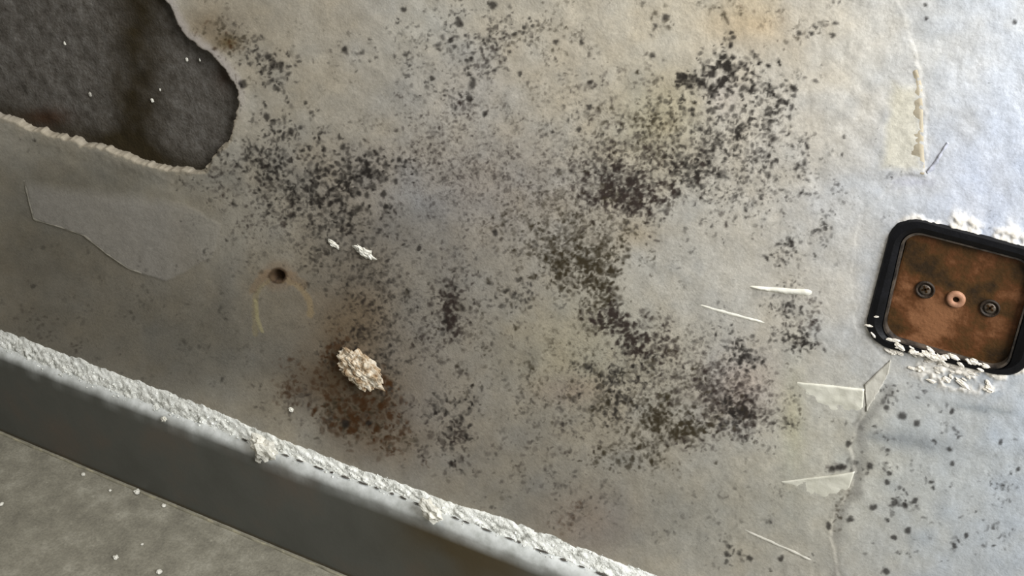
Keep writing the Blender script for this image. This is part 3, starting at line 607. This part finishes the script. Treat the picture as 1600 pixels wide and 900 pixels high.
# dark strips laid along the broken crack between the dust and the board's rounded edge
cv_ = []; cf = []
xx = -0.44
while xx < -0.06:
    ln = random.uniform(0.003, 0.013); n = 5; b0 = len(cv_)
    for k in range(n + 1):
        x = xx + ln * k / n; w = 0.0007 * math.sin(math.pi * (k + 0.3) / (n + 0.6)) * random.uniform(0.5, 1.1)
        z = float(hz_(x)) + 0.0036; y = -0.0072
        m = 0.0008 * mnoise.noise((x * 200, 0, 0))
        cv_ += [(x, y - 0.0003 - w, z - w * 0.3 + m), (x, y - 0.0008, z + 0.0005 + m), (x, y + w, z + w * 1.0 + m)]
    for k in range(n):
        for r in range(2):
            a = b0 + k * 3 + r; cf.append((a, a + 3, a + 4, a + 1))
    xx += ln + random.uniform(0.001, 0.012)
gap = link('dark_crack', mesh_from('dark_crack', cv_, cf, M_GAP), board); tag(gap, 'dark broken crack along the top edge'); gap['kind'] = 'stuff'

# ------------------------------------------------------------------ floor and the bead at the board's foot
fx = np.r_[np.arange(-1.5, -0.85, 0.05), np.arange(-0.85, -0.2, 0.004), np.arange(-0.2, 0.64, 0.05)]
fyv = np.r_[np.arange(-1.4, -0.22, 0.05), np.arange(-0.22, 0.002, 0.0035)]
A, B = np.meshgrid(fx, fyv, indexing='ij')
fzv = 0.0007 * (fbm(A * 60 + 3, B * 60, 4) - 0.5) - 0.0004
floor = link('floor', fast_grid('floor', np.stack([A.ravel(), B.ravel(), fzv.ravel()], 1), len(fx), len(fyv), M_FLOOR)); tag(floor, kind='structure')
sv = []; sx_ = np.arange(-0.9, -0.2, 0.003)
for x in sx_:
    y = -0.0132; w = 0.0022 + 0.0016 * mnoise.noise((x * 45, 1, 0)); h = 0.0016 + 0.001 * mnoise.noise((x * 60, 7, 0))
    for k in range(6):
        a = math.pi * k / 5; sv.append((x, y - w * (1 + math.cos(math.pi - a)) * 0.5 - 0.0012, -0.0006 + (h + 0.0006) * math.sin(a)))
f = [(i * 6 + k, i * 6 + k + 6, i * 6 + k + 7, i * 6 + k + 1) for i in range(len(sx_) - 1) for k in range(5)]
seal = link('trim_1', mesh_from('trim_1', sv, f, M_SEAL)); tag(seal, kind='structure')

# ------------------------------------------------------------------ electrical box
BC = np.mean([on_wall(*q) for q in OUTER], 0)
box = bpy.data.objects.new('electrical_box', None); COL.objects.link(box); box.location = (BC[0], 0.0, BC[2])
tag(box, 'black rounded electrical box with a rusty brown plate set in the mouldy wall', 'electrical box')
def loft(name, loops, mat, cap_last=False, smooth=False):
    n = len(loops[0]); vv = [tuple(np.array(p) - (BC[0], 0, BC[2])) for L in loops for p in L]
    f = []
    for a in range(len(loops) - 1):
        for i in range(n):
            j = (i + 1) % n; f.append((a * n + i, a * n + j, (a + 1) * n + j, (a + 1) * n + i))
    if cap_last: f.append(tuple(range((len(loops) - 1) * n, len(loops) * n)))
    me = mesh_from(name, vv, f, mat, smooth)
    bm = bmesh.new(); bm.from_mesh(me); bmesh.ops.recalc_face_normals(bm, faces=bm.faces); bm.to_mesh(me); bm.free()
    return link(name, me, box)
INNER = [(1424, 366), (1612, 416), (1563, 577), (1383, 522)]
LIPQ = [(1414, 358), (1622, 412), (1572, 583), (1376, 526)]
def rough_loop(loop, amt):
    c = np.mean(loop, 0); out = []
    for p in loop:
        d = np.array(p) - c; k = 1 + amt * mnoise.noise((p[0] * 300, p[2] * 300, 2.0)); out.append(tuple(c + d * (k, 1, k)))
    return out
o0 = rough_loop(rounded(OUTER, 0.19, 0.0, 0.012, 12), 0.008)
loft('rim', [o0, rough_loop(rounded(OUTER, 0.19, 0.0, -0.0005, 12), 0.012), rounded(OUTER, 0.19, 0.012, -0.0022, 12), rounded(OUTER, 0.17, 0.05, -0.0026, 12),
             rounded(LIPQ, 0.15, -0.012, -0.0008, 12), rounded(LIPQ, 0.15, -0.008, 0.0050, 12)], M_BLACK)
loft('inner_lip', [rounded(LIPQ, 0.15, -0.008, 0.0030, 12), rounded(LIPQ, 0.15, -0.004, -0.0002, 12), rounded(LIPQ, 0.15, 0.010, -0.0002, 12), rounded(LIPQ, 0.15, 0.016, 0.0046, 12)], M_LIP)
def plate_mesh():
    out = rounded(INNER, 0.10, -0.03, 0.0036, 10); c = np.mean(out, 0); loops = [out]
    for s in (0.97, 0.7, 0.4, 0.15):
        loops.append([tuple(c + (np.array(p) - c) * s - (0, 0.0002, 0)) for p in out])
    return loops
loft('back_plate', plate_mesh(), M_PLATE, True)
def disc_lathe(name, px, py, prof, mat, y, parent, n=28):
    w = on_wall(px, py, y); vv = []; f = []
    for r, h in prof:
        for k in range(n):
            a = 2 * math.pi * k / n; vv.append((w[0] + r * math.cos(a) - BC[0], y - h, w[2] + r * math.sin(a) - BC[2]))
    for i in range(len(prof) - 1):
        for k in range(n):
            j = (k + 1) % n; f.append((i * n + k, i * n + j, (i + 1) * n + j, (i + 1) * n + k))
    f.append(tuple(range((len(prof) - 1) * n, len(prof) * n)))
    me = mesh_from(name, vv, f, mat)
    bm = bmesh.new(); bm.from_mesh(me); bmesh.ops.recalc_face_normals(bm, faces=bm.faces); bm.to_mesh(me); bm.free()
    o = link(name, me, parent); return o
def slot(px, py, ang, parent, y, L=0.0030):
    w = on_wall(px, py, y); c, s = math.cos(ang), math.sin(ang); vv = []
    for yy in (y - 0.0001, y - 0.0004):
        for u, v in ((-L, -0.0005), (L, -0.0005), (L, 0.0005), (-L, 0.0005)):
            vv.append((w[0] + u * c - v * s - BC[0], yy, w[2] + u * s + v * c - BC[2]))
    return link('slot', mesh_from('slot', vv, [(0, 1, 2, 3), (4, 5, 6, 7), (0, 1, 5, 4), (1, 2, 6, 5), (2, 3, 7, 6), (3, 0, 4, 7)], M_PIT, False), parent)
M_HOLE = noisy('screw_recess', [(0.3, rgba((26, 20, 14))), (0.7, rgba((58, 46, 36)))], 300, 0.6, 0.3)
for px, py, ang in ((1446, 452, 0.5), (1547, 481, 0.9)):
    s = disc_lathe('screw', px, py, [(0.0052, -0.0004), (0.0052, 0.0010), (0.0045, 0.0013), (0.0041, 0.0008), (0.0039, 0.0003), (0.0030, 0.0003)], M_HOLE, 0.0034, box)
    disc_lathe('screw_head', px, py, [(0.0031, 0.0), (0.0030, 0.0009), (0.0022, 0.0012)], M_SCREW, 0.0034, s)
    slot(px, py, ang, s, 0.0023, 0.0022)
    slot(px, py, ang + 1.57, s, 0.0023, 0.0022)
b = disc_lathe('centre_boss', 1494, 467, [(0.0050, -0.0004), (0.0049, 0.0012), (0.0042, 0.0018), (0.0024, 0.0018), (0.0018, 0.0014), (0.0016, 0.0002)], M_BOSS, 0.0034, box)
disc_lathe('screw_hole', 1494, 467, [(0.0018, 0.0005), (0.0012, 0.0006)], M_PIT, 0.0034, b)

# ------------------------------------------------------------------ lumps, crumbs and chips
def lump_mesh(name, r, mat, seed, squash=(1, 1, 1), rough=0.45, sub=3, freq=1.6):
    bm = bmesh.new(); bmesh.ops.create_icosphere(bm, subdivisions=sub, radius=1.0)
    for v in bm.verts:
        n = v.co.normalized(); k = 1 + rough * mnoise.fractal(n * freq + Vector((seed * 7.3, 2, 1)), 0.9, 2.0, 4) + rough * 0.35 * mnoise.noise(n * 6 + Vector((seed, 0, 0)))
        v.co = Vector((n.x * squash[0], n.y * squash[1], n.z * squash[2])) * r * max(0.35, k)
    me = bpy.data.meshes.new(name); bm.to_mesh(me); bm.free(); me.materials.append(mat)
    return me
lump = link('plaster_lump', lump_mesh('plaster_lump', 0.0172, M_LUMP, 5, (1.12, 0.42, 0.80), 0.32, 5, 2.8))
w = on_wall(567, 575); lump.location = (w[0], -0.0035, w[2]); lump.rotation_euler = (0, math.radians(25), 0)
tag(lump, 'crumbly beige plaster lump stuck on the wall above the rust stain', 'plaster')
for (px, py, r, lab) in ((522, 380, 0.0035, 'small white paint flake on the wall, left one of two above the plaster lump'),
                         (572, 394, 0.0058, 'larger white paint flake on the wall, right one of two above the plaster lump')):
    o = link('paint_flake', lump_mesh('paint_flake', r, M_CRUMB, px, (1.35, 0.3, 0.6), 0.7, 3, 2.4)); w = on_wall(px, py)
    o.location = (w[0], -0.0012, w[2]); o.rotation_euler = (0, math.radians(20), 0); tag(o, lab, 'paint flake', 'white flakes on the wall')
# crumbs on the board
for (px, py, y, r, sq, lab) in (
        (411, 701, -0.0150, 0.0100, (1.15, 0.6, 1.1), 'big white plaster crumb hanging over the baseboard edge, left of the two'),
        (403, 719, -0.0145, 0.0026, (1.1, 0.6, 0.9), 'tiny white crumb stuck just below the big left overhanging crumb'),
        (672, 797, -0.0158, 0.0078, (1.4, 0.6, 0.9), 'pointed white plaster crumb hanging over the baseboard edge, right of the two'),
        (256, 655, -0.0136, 0.0030, (0.8, 0.6, 1.1), 'lone white speck of plaster stuck on the dark baseboard face'),
        (455, 640, -0.0008, 0.0022, (1, 0.6, 1), 'small pale plaster crumb on the wall above the dust line')):
    o = link('plaster_crumb', lump_mesh('plaster_crumb', r, M_CRUMB, px, sq, 0.55, 3)); w = on_wall(px, py, y)
    o.location = w; o.rotation_euler = (0, random.uniform(0, 1), 0); tag(o, lab, 'crumb', 'plaster crumbs on the baseboard and wall')
for (px, py, r, lab) in ((214, 769, 0.0036, 'white plaster crumb on the floor beside the yellowed sealant line'),
                         (130, 741, 0.0026, 'pale crumb on the floor near the left end of the baseboard foot'),
                         (256, 790, 0.0028, 'pale crumb on the floor just right of the crumb at the sealant'),
                         (181, 871, 0.0030, 'pale crumb alone in the middle of the grey floor'),
                         (249, 894, 0.0036, 'white crumb on the floor at the bottom edge of the photo'),
                         (2, 788, 0.0028, 'pale crumb on the floor at the left edge of the photo'),
                         (172, 766, 0.0018, 'tiny pale crumb on the floor left of the white crumb'),
                         (222, 850, 0.0016, 'tiny pale crumb on the floor above the lone middle crumb')):
    w = on_floor(px, py, 0.001)
    o = link('plaster_crumb', lump_mesh('plaster_crumb', r * 0.8, M_CRUMB, px + py, (1, 1, 0.7), 0.4, 2)); o.location = (w[0], w[1], r * 0.42)
    tag(o, lab, 'crumb', 'plaster crumbs on the floor')
# specks on the bare concrete, chips around the box: pieces of the wall
for (px, py, r) in ((238, 157, 0.0028), (292, 93, 0.0024), (312, 94, 0.0018), (101, 68, 0.0022), (250, 140, 0.0016), (141, 148, 0.003)):
    o = link('concrete_speck', lump_mesh('concrete_speck', r * 0.6, M_GREYP if r > 0.0025 and px < 200 else M_CRUMB, px, (0.9, 0.5, 1.2), 0.4, 1), conc); w = on_wall(px, py, 0.0040); o.location = w
CH = [(1358, 509, 4), (1370, 495, 3), (1364, 523, 4), (1392, 531, 4)]
for k in range(46):                                                  # ragged fresh plaster under the box
    t = random.random(); x = 1385 + 160 * t; edge = 536 + (x - 1385) * 0.265
    CH.append((x, edge + random.uniform(-9, 12), random.uniform(2.5, 6.5)))
for k in range(16):
    x = random.gauss(1490, 34); CH.append((x, 588 + (x - 1490) * 0.2 + random.gauss(0, 9), random.uniform(2.5, 7)))
for px, py, r in CH:
    o = link('plaster_chip', lump_mesh('plaster_chip', r * 0.00034, M_CHIP, px, (random.uniform(1.0, 2.0), 0.28, random.uniform(0.4, 0.9)), 0.6, 2), wall)
    o.location = on_wall(px, py, -0.0028 if py < 541 + (px - 1385) * 0.265 else -0.0008); o.rotation_euler = (0, random.uniform(-0.3, 0.9), 0)
